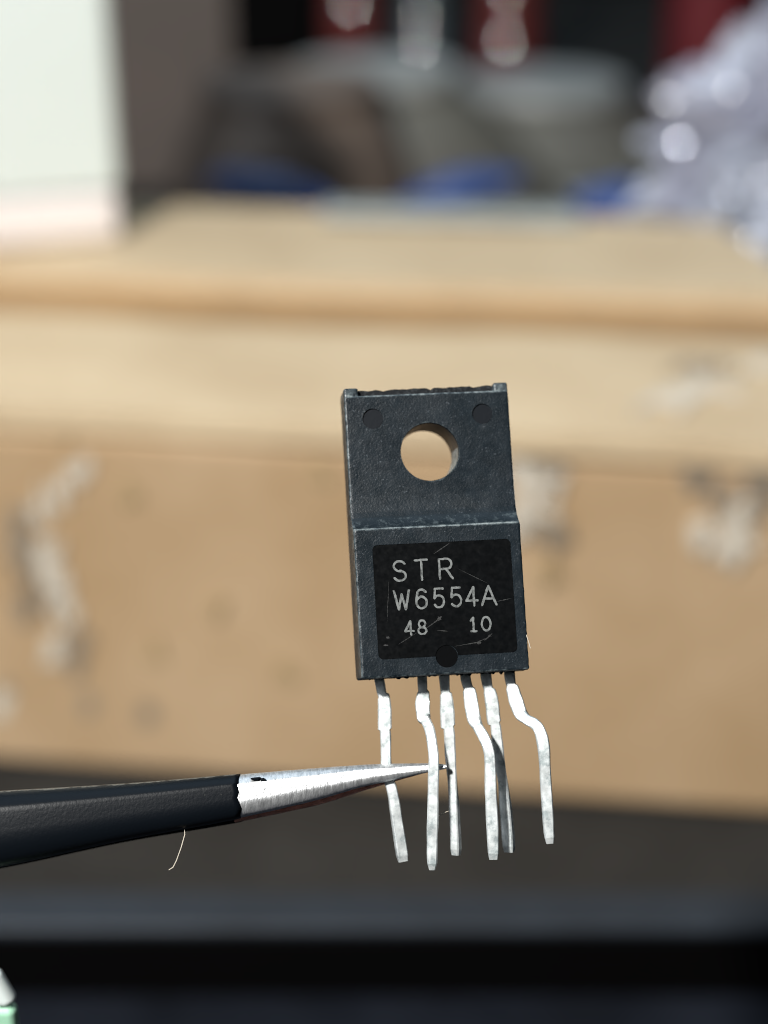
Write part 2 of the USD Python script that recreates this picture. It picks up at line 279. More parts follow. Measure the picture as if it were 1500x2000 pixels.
for L, w, m in [([(230, 760), (290, 900)], 92, torn), ([(230, 690), (410, 700)], 40, torn_d), ([(250, 1080), (430, 1070)], 40, torn_d), ([(330, 1250), (340, 1330)], 26, faint),
                ([(1130, 1130), (1390, 1080)], 64, torn), ([(1240, 930), (1300, 850)], 40, torn_d), ([(1390, 960), (1360, 1010)], 46, torn), ([(1480, 760), (1470, 950)], 44, torn_d), ([(1090, 790), (1190, 770)], 44, torn_d)]:
    patch(B(L), w, 'front', m, len(used) + 40)
for L, w, m in [([(960, 400), (1200, 330)], 70, torn), ([(1060, 215), (1290, 235)], 44, torn_d), ([(1420, 215), (1520, 200)], 46, torn)]:
    patch(B(L), w, 'top', m, len(used) + 80)

# ------------------------------------------------------------------ black tray in front, white capped bottle at the corner
ty1, ty0 = ground(750, 1758, 0.012)[1], ground(750, 1832, 0.012)[1]
tray = thing('component_tray', (0, ty0 - 0.06, 0), 'black plastic tray with a raised far rim, in front of the box', 'tray')
def TB(x0, x1, y0, y1, z0, z1, r=0.0012): return man2tm(rbox(x0, x1, y0, y1, z0, z1, r))
obj('far_rim', TB(-0.16, 0.16, ty0, ty1, 0.0119, 0.0137, .0008), rim_sheen_m, tray)
obj('shaded_far_wall', TB(-0.1599, 0.1599, ty0 + .0004, ty1 - .0004, 0.0005, 0.0117, .0004), black_m, tray)  # black material stands in for shade below the rim
obj('left_rim', TB(-0.16, -0.148, -0.05, ty0 - 0.0003, 0.0005, 0.0133), tray_m, tray)
obj('right_rim', TB(0.148, 0.16, -0.05, ty0 - 0.0003, 0.0005, 0.0133), tray_m, tray)
obj('near_rim', TB(-0.1475, 0.1475, -0.05, -0.038, 0.0005, 0.0133), tray_m, tray)
fy = ground(750, 1925, 0.003)[1]
obj('tray_floor', TB(-0.1475, 0.1475, -0.0375, fy, 0.0005, 0.003, 0.0008), floor_sheen_m, tray)
obj('shaded_groove', TB(-0.1475, 0.1475, fy + 0.0003, ty0 - 0.0003, 0.0004, 0.0012, 0.0003), black_m, tray)  # groove shade also given as black colour

d0 = 0.107; xr = W(23, 1900, d0)[0]; ztop = W(0, 1868, d0)[2]; zband = W(0, 1992, d0)[2]; yfr = W(0, 1930, d0)[1]
wb = thing('plastic_strip', (xr - 0.006, yfr + 0.0006, 0.003), 'upright white plastic strip with a green lower part at the lower left corner', 'plastic strip')
def yext(P, y0, y1):
    e = extrude(P, y1 - y0); v = e.vertices; e.vertices = np.c_[v[:, 0], y0 + v[:, 2], v[:, 1]]; e.fix_normals(); return e
tp = m3.Manifold.batch_hull([m3.Manifold.sphere(.0006, 20).translate([float(x), float(yfr + .0006), float(z)]) for x, z in ((xr - .012, ztop - .001), (xr - .002, ztop - .0008), (xr - .0012, ztop - .0014), (xr - .0006, ztop - .003), (xr - .012, zband + .0006), (xr - .0006, zband + .0006))])
obj('white_end', man2tm(tp), white_m, wb)
obj('green_base', man2tm(rbox(xr - .0126, xr, yfr, yfr + .0012, 0.0031, zband - .00001, .0005)), green_m, wb)

# ------------------------------------------------------------------ things behind the box
zt = BH + 0.0008
p0 = ground(246, 466, zt); p1 = ground(-150, 455, zt)
wx1, wy = p0[0], p0[1]
wc = thing('white_container', (wx1 - 0.04, wy + 0.03, zt), 'tall white plastic container on the left of the box top', 'container')
def CR(m):
    t = man2tm(m); t.apply_transform(trimesh.transformations.rotation_matrix(math.radians(16), [0, 0, 1], [wx1, wy, 0])); return t
obj('container_wall', CR(rbox(wx1 - 0.08, wx1, wy, wy + 0.055, zt + 0.0085, zt + 0.075, 0.002)), white_m, wc)
obj('container_base', CR(rbox(wx1 - 0.08, wx1 - 0.0008, wy - 0.0012, wy + 0.054, zt, zt + 0.0083, 0.0015)), pink_m, wc)

# smoky tubs, upside down on the bench
def tub(pxc, pyb, y_h, wtop, wbase, h, label, m, sd, plain=False):
    pr = ground(pxc, pyb, 0.0); v = camdir(pxc, pyb)
    s = y_h / v[1]; b = CAM + v * s; cx, cy = b[0], b[1]; z0 = 0.0
    t = thing('plastic_tub', (cx, cy, z0), label, 'plastic tub', 'upturned smoky plastic tubs behind the box')
    zb = b[2]; k = s * 0.0003
    rt, rb = wtop * k / 2, wbase * k / 2; ht = h * k / math.cos(math.radians(12))
    wall = lathe([(0.0001, 0.0025), (rb * 1.02, 0.0025), (rb, zb), (rb + (rt - rb) * .5, zb + ht * .52), (rt * 1.0, zb + ht * .9), (0.0001, zb + ht * .9)], (cx, cy, 0), 64)
    vv = wall.vertices; a = np.arctan2(vv[:, 1] - cy, vv[:, 0] - cx)
    obj('tub_wall', wall, m, t)
    obj('tub_rim', lathe([(0.0001, zb + ht * .9 + .0003), (rt * 1.03, zb + ht * .9 + .0003), (rt * 1.05, zb + ht * .96), (rt * 1.02, zb + ht * 1.02), (0.0001, zb + ht * 1.02)], (cx, cy, 0), 64), m if plain else rim_m, t)
    obj('tub_flange', lathe([(0.0001, 0), (rb * 1.12, 0), (rb * 1.12, 0.0022), (0.0001, 0.0022)], (cx, cy, 0), 64), rim_m, t)
    return t
tub(575, 395, 0.46, 330, 500, 225, 'brown upturned plastic tub standing left, nearest the black case', tub_m, 3, plain=True)
tub(735, 400, 0.50, 310, 760, 255, 'wide brown upturned plastic tub behind the middle of the box', tub2_m, 1)
tub(1050, 400, 0.62, 300, 700, 230, 'olive grey upturned plastic tub beside the clear bag', tub2_m, 2)

b0 = ground(340, 420, 0.0)
def slabat(x0px, x1px, topy, y_h, m, name, parent, tilt=0.0, th=0.004, z0=0.0):
    v0, v1 = camdir(x0px, 300), camdir(x1px, 300)
    s = y_h / v0[1]; x0, x1 = v0[0] * s, v1[0] * s
    vt = camdir(500, topy); zt = HC + vt[2] * y_h / vt[1]
    return x0, x1, zt
x0, x1, zt2 = slabat(235, 520, -60, 0.56, None, None, None)
bb = obj('brown_board', man2tm(rbox(x0 - 0.05, x1, 0.56, 0.566, 0.0003, zt2, 0.001)), brown_m)
tag(bb, 'plain brown grey board standing behind the white container', 'board')
# black case
v = camdir(535, 195); yb = 0.54; s = yb / v[1]; q0 = CAM + camdir(462, 195) * (yb / camdir(462, 195)[1]); q1 = CAM + camdir(625, 195) * (yb / camdir(625, 195)[1])
bc = thing('black_case', ((q0[0] + q1[0]) / 2, 0.55, 0), 'black case with a lid, left of the red bottles', 'case')
obj('case_body', man2tm(rbox(q0[0], q1[0], yb - .004, 0.558, 0.0003, q0[2] + 0.01, 0.002)), black_m, bc)
obj('case_lid', man2tm(rbox(q0[0] - .001, q1[0] + .001, yb - .005, 0.559, q0[2] + 0.0103, q0[2] + 0.06, 0.003)), black_m, bc)

def bottle(px, pyb, y_h, wpx, label, m, capm, hgt=0.10, steps=()):
    v = camdir(px, pyb); s = y_h / v[1]; b = CAM + v * s; r = wpx * 0.0003 * s / 2 
    t = thing('bottle', (b[0], b[1], 0), label, 'bottle', 'bottles along the back of the bench')
    h = b[2] + hgt
    prof, rc = [(0.0001, 0.0003), (r * .9, 0.0003), (r, 0.002)], r
    for gy in sorted(steps, reverse=True):           # added shoulders, angled so the lamp glints towards the camera
        zc = (HC + camdir(px, gy)[2] / camdir(px, gy)[1] * (y_h - r)); pc = np.array([b[0], y_h - r, zc])
        nn = (LAMP - pc) / np.linalg.norm(LAMP - pc) + (CAM - pc) / np.linalg.norm(CAM - pc); sl = nn[2] / np.hypot(nn[0], nn[1])
        prof += [(rc, zc - .0011), (rc - .0022 * sl, zc + .0011)]; rc -= .0022 * sl
    prof += [(rc, max(h * .7, prof[-1][1] + .003)), (rc * .8, h * .78), (r * .45, h * .84), (0.0001, h * .84)]
    obj('bottle_body', lathe(prof, (b[0], b[1], 0), 96), m, t, smooth=14)
    obj('bottle_cap', lathe([(0.0001, h * .8403), (r * .5, h * .8403), (r * .5, h * .97), (r * .46, h * .99), (0.0001, h * .99)], (b[0], b[1], 0), 32), capm, t)
    return t
bottle(690, 150, 0.72, 105, 'narrow red brown bottle next to the black case', red_m, rim_m, steps=(12,))
bottle(825, 150, 0.74, 85, 'cloudy clear bottle between the two red brown ones', clear_m, rim_m, steps=(35, 85))
bottle(990, 150, 0.72, 130, 'wider red brown bottle above the grey tubs', red_m, rim_m, steps=(-20, 80))
bottle(1375, 215, 0.66, 165, 'big deep red bottle behind the clear plastic bag', dred_m, rim_m)

# blue scraps of film along the back edge of the box
def scrap(px0, py0, px1, py1, wpx, yh, label, sd):
    ztop = BH + 0.0008
    a = CAM + camdir(px0, py0) * (yh / camdir(px0, py0)[1]); b = CAM + camdir(px1, py1) * (yh / camdir(px1, py1)[1])
    s = yh * 0.00033
    n = 26; rings = []
    for i in range(n):
        u = i / (n - 1); p = a + (b - a) * u; e = max(0.05, math.sin(math.pi * min(max(u, 0.02), .98)) ** 0.6)
        ring = []
        for q in np.linspace(0, 2 * math.pi, 28, endpoint=False):
            d = 1 + 0.55 * (meshkit.noise(np.array([[u * 5 + sd, math.cos(q) * 1.7 + 9, math.sin(q) * 1.7 + sd * 3]]), sd)[0] - 0.5)
            ring.append(p + np.array([0, math.cos(q) * 0.006 * e * d, math.sin(q) * wpx * s * 0.5 * e * d]))
        rings.append(ring)
    m = loft(rings); mn = m.vertices[:, 2].min()
    m.apply_translation((0, 0, 0)); base = (a + b) / 2; base[2] = mn
    o = obj('blue_film_scrap', m, blue_m); tag(o, label, 'plastic scrap', 'blue plastic scraps behind the box')
yback = (gl + depth_back * uy)[1]
scrap(400, 352, 655, 398, 72, 0.405, 'crumpled blue film drooping to the right, beside the white container', 1)
scrap(760, 408, 1020, 345, 66, 0.395, 'long blue film scrap rising to the right, above the middle of the box', 2)
scrap(1115, 400, 1290, 405, 88, 0.385, 'short blue film scrap nearest the clear plastic bag', 3)

a0, a1 = ground(640, 412, BH + .0008), ground(1120, 424, BH + .0008)
o = obj('clear_strip', man2tm(m3.Manifold.batch_hull([m3.Manifold.sphere(.0009, 12).translate([float(p[0]), float(p[1]) + dy, float(BH + .0018)]) for p in (a0, a1) for dy in (0, -.007)])), strip_m)
tag(o, 'pale clear plastic strip lying along the back edge of the box', 'plastic strip')

# crumpled clear bag at the right
yh = 0.335
def at(px, py, y): v = camdir(px, py); return CAM + v * (y / v[1])
c = at(1512, 295, yh); bag = thing('clear_plastic_bag', (c[0], c[1], BH), 'crumpled clear plastic bag with bright glints at the right edge', 'plastic bag')
ico = trimesh.creation.icosphere(5, 1.0); v = ico.vertices
n = np.abs(meshkit.fbm(v * 3.4 + 5, 5, 3) - 0.5) * 2; sc = np.array([0.030, 0.022, 0.036]) 
zz = v[:, 2]; wd = 1 + 0.0 * zz
vv = v * sc * (0.72 + 0.75 * n)[:, None]
vv[:, 0] += 0.012 * (zz > 0) * zz + 0.002
ico.vertices = vv + c
obj('film', ico, bag_m, bag, smooth=20)
LAMP = np.array([-0.115, -0.205, 0.47])
gl_r = random.Random(5)
def first_hit(mesh, px, py, o=None, d=None):
    if o is None: o, d = CAM, camdir(px, py)
    else: o = o + d * .006
    t3 = mesh.vertices[mesh.faces]; e1, e2 = t3[:, 1] - t3[:, 0], t3[:, 2] - t3[:, 0]
    h = np.cross(d, e2); a = (e1 * h).sum(1); a = np.where(abs(a) < 1e-16, 1e-16, a); sv = o - t3[:, 0]; u = (sv * h).sum(1) / a; q_ = np.cross(sv, e1); v_ = (q_ @ d) / a; tt = (e2 * q_).sum(1) / a
    ok = (u >= 0) & (v_ >= 0) & (u + v_ <= 1) & (tt > 0)
    return o + d * tt[ok].min() if ok.any() else None
for px, py, sz in [(1335, 285, 1.0), (1430, 385, 0.7), (1380, 405, .3), (1455, 270, .25), (1455, 190, .25), (1360, 345, .2), (1475, 330, .2), (1390, 420, .3), (1485, 120, .3)]:
    p = first_hit(ico, px, py)
    if p is None: p = at(px, py, yh - 0.012)
    p0 = p.copy()
    for _ in range(14):                            # added glint facet, moved out until the lamp reaches it
        if first_hit(ico, 0, 0, p, (LAMP - p)) is None: break
        p = p - camdir(px, py) * 0.0015
    nrm = (LAMP - p) / np.linalg.norm(LAMP - p) + (CAM - p) / np.linalg.norm(CAM - p); nrm /= np.linalg.norm(nrm)
    a = np.cross(nrm, [0, 0, 1]); a /= np.linalg.norm(a); b = np.cross(nrm, a)
    r = 0.0011 * math.sqrt(sz)
    dome = [[p + nrm * (0.0026 + 0.0002 * math.cos(t)) + r * math.sin(t) * (math.cos(q) * a * 1.3 + math.sin(q) * b) for q in np.linspace(0, 2 * math.pi, 12, endpoint=False)] for t in (0.34, .6, 1.1, 1.57)] + [[p0 - nrm * .0006 + r * (math.cos(q) * a * 1.3 + math.sin(q) * b) for q in np.linspace(0, 2 * math.pi, 12, endpoint=False)]]
    obj('glint_facet', loft(dome), glint_m, bag, smooth=False)

# ------------------------------------------------------------------ the chip
POSE = (-0.0579108174903987, -0.10395109659191988, 0.10447010847264375)
RM = R.from_euler('YXZ', POSE).as_matrix(); T0 = np.array([3.642568240913234, 100.0, -9.50489740363018])
HB, HL, HT, DT, DB, AX = 8.687, 9.225, 17.30, 1.2, 4.3, 5.07
def place(v):                         # package millimetres -> the place
    q = np.asarray(v) @ RM.T + T0
    return CAM + (q[:, :1] * RT + q[:, 1:2] * FWD + q[:, 2:3] * UP) * 0.001
def chip_mesh(m):
    t = man2tm(m) if hasattr(m, 'to_mesh') else m.copy(); t.vertices = place(t.vertices); return t
chip = thing('power_chip', place(np.array([[0, 2.2, 0]]))[0], 'black six lead chip marked STR W6554A held in tweezers', 'electronic chip')
r = 0.13
dr = 0.10                              # mould draft: front narrower than the parting line
bx = AX - r
body = hullpts([(s * (bx - dr), r, z) for s in (-1, 1) for z in (r, HB)] + [(s * bx, y, z) for s in (-1, 1) for y in (2.6,) for z in (r * 0.6, HL)] + [(s * (bx - .12), DB - r, z) for s in (-1, 1) for z in (r * 1.6, HL)] + [(s * (bx - dr * .7), DT + r * .4, HB + .1) for s in (-1, 1)], r, 12)
tab = hullpts([(s * (bx - dr * .8), DT + r, z) for s in (-1, 1) for z in (2, HT - .50)] + [(s * bx, 2.6, z) for s in (-1, 1) for z in (2, HT - .50)] + [(s * (bx - .12), DB - r, z) for s in (-1, 1) for z in (2, HT - .50)], r, 12)
fil = [(1.9, HB - .5), (.13, HB - .5), (.05, HB - .12), (.11, HB + .0), (.25, HB + .11), (.55, HB + .34), (.78, HB + .56), (.95, HB + .82), (1.07, HB + 1.15), (1.15, HB + 1.6), (1.185, HB + 2.1), (1.9, HB + 2.1)]
fe = extrude(Polygon(fil), 2 * (AX - dr)); vv = fe.vertices; fe.vertices = np.c_[vv[:, 2] - (AX - dr), vv[:, 0], vv[:, 1]]; fe.fix_normals()
fe = m3.Manifold(m3.Mesh(np.asarray(fe.vertices, np.float32), np.asarray(fe.faces, np.uint32)))
pk = body + tab + fe
# ragged top lip with two ears, flash along the bottom
rr_ = random.Random(3)
def ragged(x0, x1, z0, base, amp, step, ears):
    xs = np.arange(x0, x1, step); top = [base + amp * (rr_.random() - 0.35) + sum(e for a, b, e in ears if a < x < b) for x in xs]
    P = Polygon([(x0, z0)] + list(zip(xs, top)) + [(x1, z0)]); return P
def slab_y(P, y0, y1):
    e = extrude(P, y1 - y0); v = e.vertices; e.vertices = np.c_[v[:, 0], y0 + v[:, 2], v[:, 1]]; e.fix_normals()
    return m3.Manifold(m3.Mesh(np.asarray(e.vertices, np.float32), np.asarray(e.faces, np.uint32)))
lip = slab_y(ragged(-4.72, 4.80, HT - 0.6, HT + .0, 0.07, 0.24, [(-2.6, -2.2, -.07), (.2, .5, -.08), (2.9, 3.3, -.06)]), 1.72, 3.9)
for s in (-1, 1):
    pk = pk + rbox(s * 4.55 - .44, s * 4.55 + .44, 1.26, 4.0, HT - .9, HT + .12, .14, 12)
P = ragged(-4.5, 4.6, -0.3, -0.06, 0.16, 0.13, [(-3.5, -3.2, .05)])
bot = Polygon([(-4.5, 0.4)] + [(x, -0.02 - 0.22 * max(0, rr_.random() - .35) * (0.3 + meshkit.noise(np.array([[x * 2, 0, 0.]]), 4)[0] * 1.5)) for x in np.arange(-4.4, 4.5, 0.12)] + [(4.5, 0.4)])
pk = pk + slab_y(bot, 1.3, 1.8)
# the hole, the three mould marks and the shallow printed recess
def cyl(x, z, rad, y0, y1, seg=64, r2=None):
    return m3.Manifold.cylinder(y1 - y0, rad, r2 or rad, seg).rotate([-90, 0, 0]).translate([x, y0, z])
pk = pk - cyl(0.0, 13.36, 1.74, -1, 6) - cyl(0.0, 13.36, 1.86, DT - .3, DT + .13, r2=1.74)
for x, z in ((-3.33, 15.5), (3.33, 15.53)):
    pk = pk - cyl(x, z, 0.62, 0, DT + 0.13)
pan = affinity.translate(sbox(-3.92, 1.06, 4.33, 7.78).buffer(-.3).buffer(.3, 8), 0, 0)
REC = 0.035
dot = Point(0.11, 1.04).buffer(0.66, 24)
pk = pk - slab_y(pan, -1, REC + .02) - slab_y(dot, -1, 0.11)
pk = pk.refine_to_length(0.17)
t = man2tm(pk); v = t.vertices.copy(); vn = t.vertex_normals
amp = 0.022 * (meshkit.fbm(v * 3.1, 3, 2) - 0.5) + 0.030 * (meshkit.noise(v * 9, 5) - 0.5) * (np.abs(np.abs(v[:, 0]) - AX) < .25)
inpan = (v[:, 0] > -4.0) & (v[:, 0] < 4.4) & (v[:, 2] > .3) & (v[:, 2] < 7.9) & (v[:, 1] < .2)
amp = np.where(inpan, 0, amp)
t.vertices = v + vn * amp[:, None]
lt = man2tm(lip.refine_to_length(.12)); lt.vertices = lt.vertices + lt.vertex_normals * (0.035 * (meshkit.fbm(lt.vertices * 5, 3, 8) - .5))[:, None]
obj('moulding_lip', chip_mesh(lt), lip_m, chip)
def wear_light_of(P):  # edge wear, with ledge sheen and lit hole wall painted in
    q = P - CAM; q = np.c_[q @ RT, q @ FWD, q @ UP] * 1000 - T0; L = q @ RM
    x, y, z = L.T; g = lambda d, w: np.exp(-(d / w) ** 2)
    side = g(np.abs(x) - (AX - .13), .13) * np.where(x < 0, .85, .65) * (y < 2.2)
    front = np.where(z < HB + .3, y, y - DT)
    led = g(z - HB - .0, .12) * g(y - .08, .3) * .8 + .58 * ((z > HB + .02) & (z < HB + .75) & (y < 1.1))  # ledge sheen painted as a paler tone, with edge wear
    top = g(z - (HT - .40), .14) * (y < DT + .5)
    rim = g(np.hypot(x, z - 13.36) - 1.80, .08) * (y < DT + .3) * .8 + 1.1 * ((np.hypot(x, z - 13.36) < 1.85) & (x > .1) & (z < 13.6) & (y > DT + .2))  # hole edge wear, plus the lit lower right wall painted paler
    bot = g(z - .06, .12) * (y < 1) * .8
    ear = ((z > HT - .3) & (np.abs(x) > 4.0)) * .8
    return np.maximum.reduce([side, led, top, rim, bot, ear]) * 1.0 + .12
obj('package_body', chip_mesh(t), epoxy, chip, smooth=38, prim={'wear_light': wear_light_of})
panel = obj('marking_panel', chip_mesh(man2tm(slab_y(pan.buffer(-.015).difference(dot.buffer(.01)), REC - .004, REC + .06))), panel_m, chip, label='smooth darker rectangle carrying the grey lettering')
obj('mould_mark', chip_mesh(man2tm(slab_y(dot.buffer(-.02), 0.085, 0.16))), dot_m, chip)
for x, z in ((-3.33, 15.5), (3.33, 15.53)):
    obj('mould_mark', chip_mesh(man2tm(cyl(x, z, .595, DT + .10, DT + .3).refine_to_length(.2))), dimp_m, chip)
# single-stroke lettering, one mesh per character
def arc(cx, cy, rx, ry, a0, a1, n=16): return [(cx + rx * math.cos(math.radians(a)), cy + ry * math.sin(math.radians(a))) for a in np.linspace(a0, a1, n)]
G = {'S': [arc(.5, .745, .45, .255, 25, 270) + arc(.5, .25, .47, .25, 90, -155)],
     'T': [[(0, 1), (1, 1)], [(.5, 1), (.5, 0)]],
     'R': [[(0, 0), (0, 1), (.55, 1)] + arc(.6, .745, .36, .255, 90, -90) + [(0, .49)], [(.5, .49), (1, 0)]],
     'W': [[(0, 1), (.27, 0), (.5, .8), (.73, 0), (1, 1)]],
     '6': [[(.92, .87)] + arc(.52, .72, .42, .28, 45, 150) + [(.03, .45)] + arc(.5, .31, .47, .31, 180, 540, 30)],
     '5': [[(.9, 1), (.17, 1), (.08, .5)] + arc(.48, .32, .48, .32, 130, -145, 24)],
     '4': [[(.68, 0), (.68, 1), (0, .27), (1, .27)]],
     'A': [[(0, 0), (.5, 1), (1, 0)], [(.18, .33), (.82, .33)]],
     '8': [arc(.5, .75, .40, .25, -90, 270, 30), arc(.5, .25, .5, .25, 90, 450, 30)],
     '1': [[(.1, .78), (.5, 1), (.5, 0)], [(.1, 0), (.9, 0)]],
     '0': [arc(.5, .5, .5, .5, 0, 360, 40)]}
def glyph(ch, x0, x1, z0, z1, w):
    ps = []
    for s in G[ch]:
        q = np.array(s) * [x1 - x0 - w, z1 - z0 - w] + [x0 + w / 2, z0 + w / 2]; ps.append(LineString(q).buffer(w / 2, 5))
    g = unary_union(ps).segmentize(.07)
    def j(P):
        c = np.array(P.coords); return c + 0.028 * (np.c_[meshkit.noise(np.c_[c * 9, c[:, :1] * 0], 1), meshkit.noise(np.c_[c * 9, c[:, :1] * 0 + 7], 2)] - .5)
    g = Polygon(j(g.exterior), [j(i) for i in g.interiors]).buffer(0)
    obj('letter', chip_mesh(man2tm(slab_y(g, REC - .012, REC + .01))), ink, panel, smooth=False)
for ch, a, b in (('S', -2.82, -1.94), ('T', -1.50, -.66), ('R', -.08, .80)): glyph(ch, a, b, 5.55, 6.84, .13)
for ch, a, b in (('W', -2.86, -1.83), ('6', -1.58, -.80), ('5', -.53, .23), ('5', .49, 1.25), ('4', 1.41, 2.20), ('A', 2.33, 3.31)): glyph(ch, a, b, 3.87, 5.10, .132)
for ch, a, b in (('4', -2.32, -1.70), ('8', -1.54, -.95), ('1', 1.55, 2.05), ('0', 2.24, 2.88)): glyph(ch, a, b, 2.36, 3.28, .122)
sr = random.Random(11)
def scratch(pts, w):
    p = np.array(pts, float); tt = np.linspace(0, 1, 24); q = np.c_[np.interp(tt, np.linspace(0, 1, len(p)), p[:, 0]), np.interp(tt, np.linspace(0, 1, len(p)), p[:, 1])]
    nrm = np.array([-(p[-1] - p[0])[1], (p[-1] - p[0])[0]]); nrm /= np.linalg.norm(nrm)
    hw = np.array([w * (0.12 + .5 * sr.random()) * math.sin(math.pi * (0.04 + .92 * i / 23)) for i in range(24)])
    P = Polygon(np.r_[q + nrm * hw[:, None], (q - nrm * hw[:, None])[::-1]]).buffer(0)
    if P.is_empty: return
    obj('scratch', chip_mesh(man2tm(slab_y(P, REC - .008, REC + .01))), scr, panel, smooth=False)
for pts, w in (([(-1.0, 2.75), (-.1, 3.32)], .07), ([(-.35, 3.15), (-.05, 3.4)], .22), ([(-2.7, 1.9), (-1.6, 2.5)], .05), ([(.6, 1.6), (1.9, 1.75), (2.9, 2.1)], .06), ([(1.9, 1.75), (2.2, 1.72)], .2), ([(2.4, 1.85), (2.9, 2.25)], .12),
               ([(-3.4, 2.35), (-3.2, 2.3)], .16), ([(-3.6, 1.9), (-3.3, 1.87)], .1), ([(-.3, 7.1), (.7, 7.7)], .07), ([(3.3, 4.1), (4.2, 4.25)], .05), ([(-3.3, 3.2), (-3.05, 5.6)], .04), ([(1.0, 6.2), (2.8, 5.2)], .035), ([(-.4, 2.6), (.3, 2.5)], .05)):
    scratch(pts, w)

# leads: centre lines and widths, each bent in its own way
def lead(st_, d_fn, tw=None, th=0.50):
    z = np.array(st_, float); px = 690 + z[:, 0] / 3.488; py = 1300 + z[:, 1] / 3.488; w = z[:, 2] / 3.488
    s = np.r_[0, np.cumsum(np.hypot(np.diff(px), np.diff(py)))]; u = np.linspace(0, s[-1], 220)
    X, Y = PchipInterpolator(s, px)(u), PchipInterpolator(s, py)(u); Wd = np.interp(u, s, w)
    dd = PchipInterpolator([a for a, b in d_fn], [b for a, b in d_fn])(np.clip(Y, d_fn[0][0], d_fn[-1][0]))
    C = np.array([W(a, b, e * 0.001) for a, b, e in zip(X, Y, dd)]); rings = []
    for i in range(len(u)):
        tg = C[min(i + 2, 219)] - C[max(i - 2, 0)]; tg /= np.linalg.norm(tg)
        side = np.cross(tg, FWD); side /= np.linalg.norm(side); nrm = np.cross(side, tg)
        side = side * (1 if side @ RT > 0 else -1); nrm = nrm * (1 if nrm @ FWD > 0 else -1)
        a = 0 if tw is None else math.radians(np.interp(Y[i], [q[0] for q in tw], [q[1] for q in tw]))
        s2, n2 = side * math.cos(a) + nrm * math.sin(a), -side * math.sin(a) + nrm * math.cos(a)
        hw = Wd[i] * 0.0003 * dd[i] * 0.001 * 0.5; ht = th * 0.0005
        if i > 212: hw *= 1 - 0.16 * (i - 212) / 7; ht *= 1 - 0.3 * (i - 212) / 7
        cch = min(hw, ht) * 0.3
        sec = [(-hw, -ht + cch), (-hw + cch, -ht), (0, -ht * 1.02), (hw - cch, -ht), (hw, -ht + cch), (hw, ht - cch), (hw - cch, ht), (-hw + cch, ht), (-hw, ht - cch)]
        rings.append([C[i] + s2 * a_ + n2 * b_ for a_, b_ in sec])
    m = loft(rings); m = m.subdivide(); v = m.vertices
    m.vertices = v + m.vertex_normals * ((meshkit.fbm(v * 900, 2, int(px[0])) - .5) * 0.00006)[:, None]
    obj('lead', m, tin, chip, smooth=40)
q = lambda a, b, c=None: [(1290, 102.6), (1340, 102.4), (1400, a), (1480, b), (1720, c or b)]
lead([(150, -20, 65), (180, 110, 66), (198, 200, 62), (206, 210, 82), (214, 300, 92), (215, 432, 94), (217, 437, 72), (225, 680, 74), (250, 800, 72), (262, 835, 72), (300, 1080, 76), (340, 1335, 78)], q(102.2, 102.05, 101.6), [(1300, 0), (1540, 0), (1600, 14), (1700, 16)])
lead([(462, -20, 65), (470, 95, 66), (474, 170, 62), (477, 182, 82), (472, 262, 102), (480, 356, 92), (495, 378, 64), (520, 440, 70), (538, 540, 68), (548, 640, 70), (545, 800, 74), (540, 1100, 76), (537, 1340, 68), (537, 1390, 50)], [(1290, 102.6), (1340, 102.5), (1390, 102.1), (1450, 100.9), (1500, 100.6), (1720, 100.4)])
lead([(610, -20, 70), (620, 85, 70), (628, 185, 64), (631, 194, 82), (640, 300, 94), (646, 414, 98), (650, 420, 70), (660, 600, 74), (670, 740, 66), (676, 800, 60), (690, 1000, 66), (700, 1290, 66)], q(102.3, 102.2, 102.0), [(1300, 0), (1510, 0), (1580, -28), (1700, -34)])
lead([(755, -20, 70), (765, 80, 70), (784, 155, 64), (789, 168, 86), (808, 290, 98), (826, 372, 92), (850, 418, 68), (890, 490, 76), (918, 560, 76), (930, 620, 76), (935, 800, 80), (948, 1100, 84), (955, 1320, 70)], [(1290, 102.6), (1340, 102.4), (1400, 101.8), (1460, 100.7), (1720, 100.4)])
lead([(898, -20, 75), (905, 75, 75), (920, 160, 64), (926, 172, 84), (945, 260, 92), (961, 388, 94), (965, 395, 70), (980, 520, 76), (1003, 700, 68), (1020, 800, 64), (1045, 1050, 80), (1062, 1270, 76)], q(102.3, 102.2, 102.0), [(1300, 0), (1510, 0), (1560, -20), (1700, -28)])
lead([(1058, -20, 70), (1065, 70, 70), (1076, 135, 62), (1082, 150, 84), (1110, 245, 98), (1144, 332, 90), (1180, 366, 68), (1230, 395, 76), (1262, 430, 80), (1285, 490, 86), (1298, 570, 80), (1306, 700, 76), (1318, 900, 78), (1328, 1060, 74), (1340, 1210, 60)], [(1290, 102.6), (1340, 102.4), (1395, 101.8), (1430, 100.8), (1720, 100.5)])

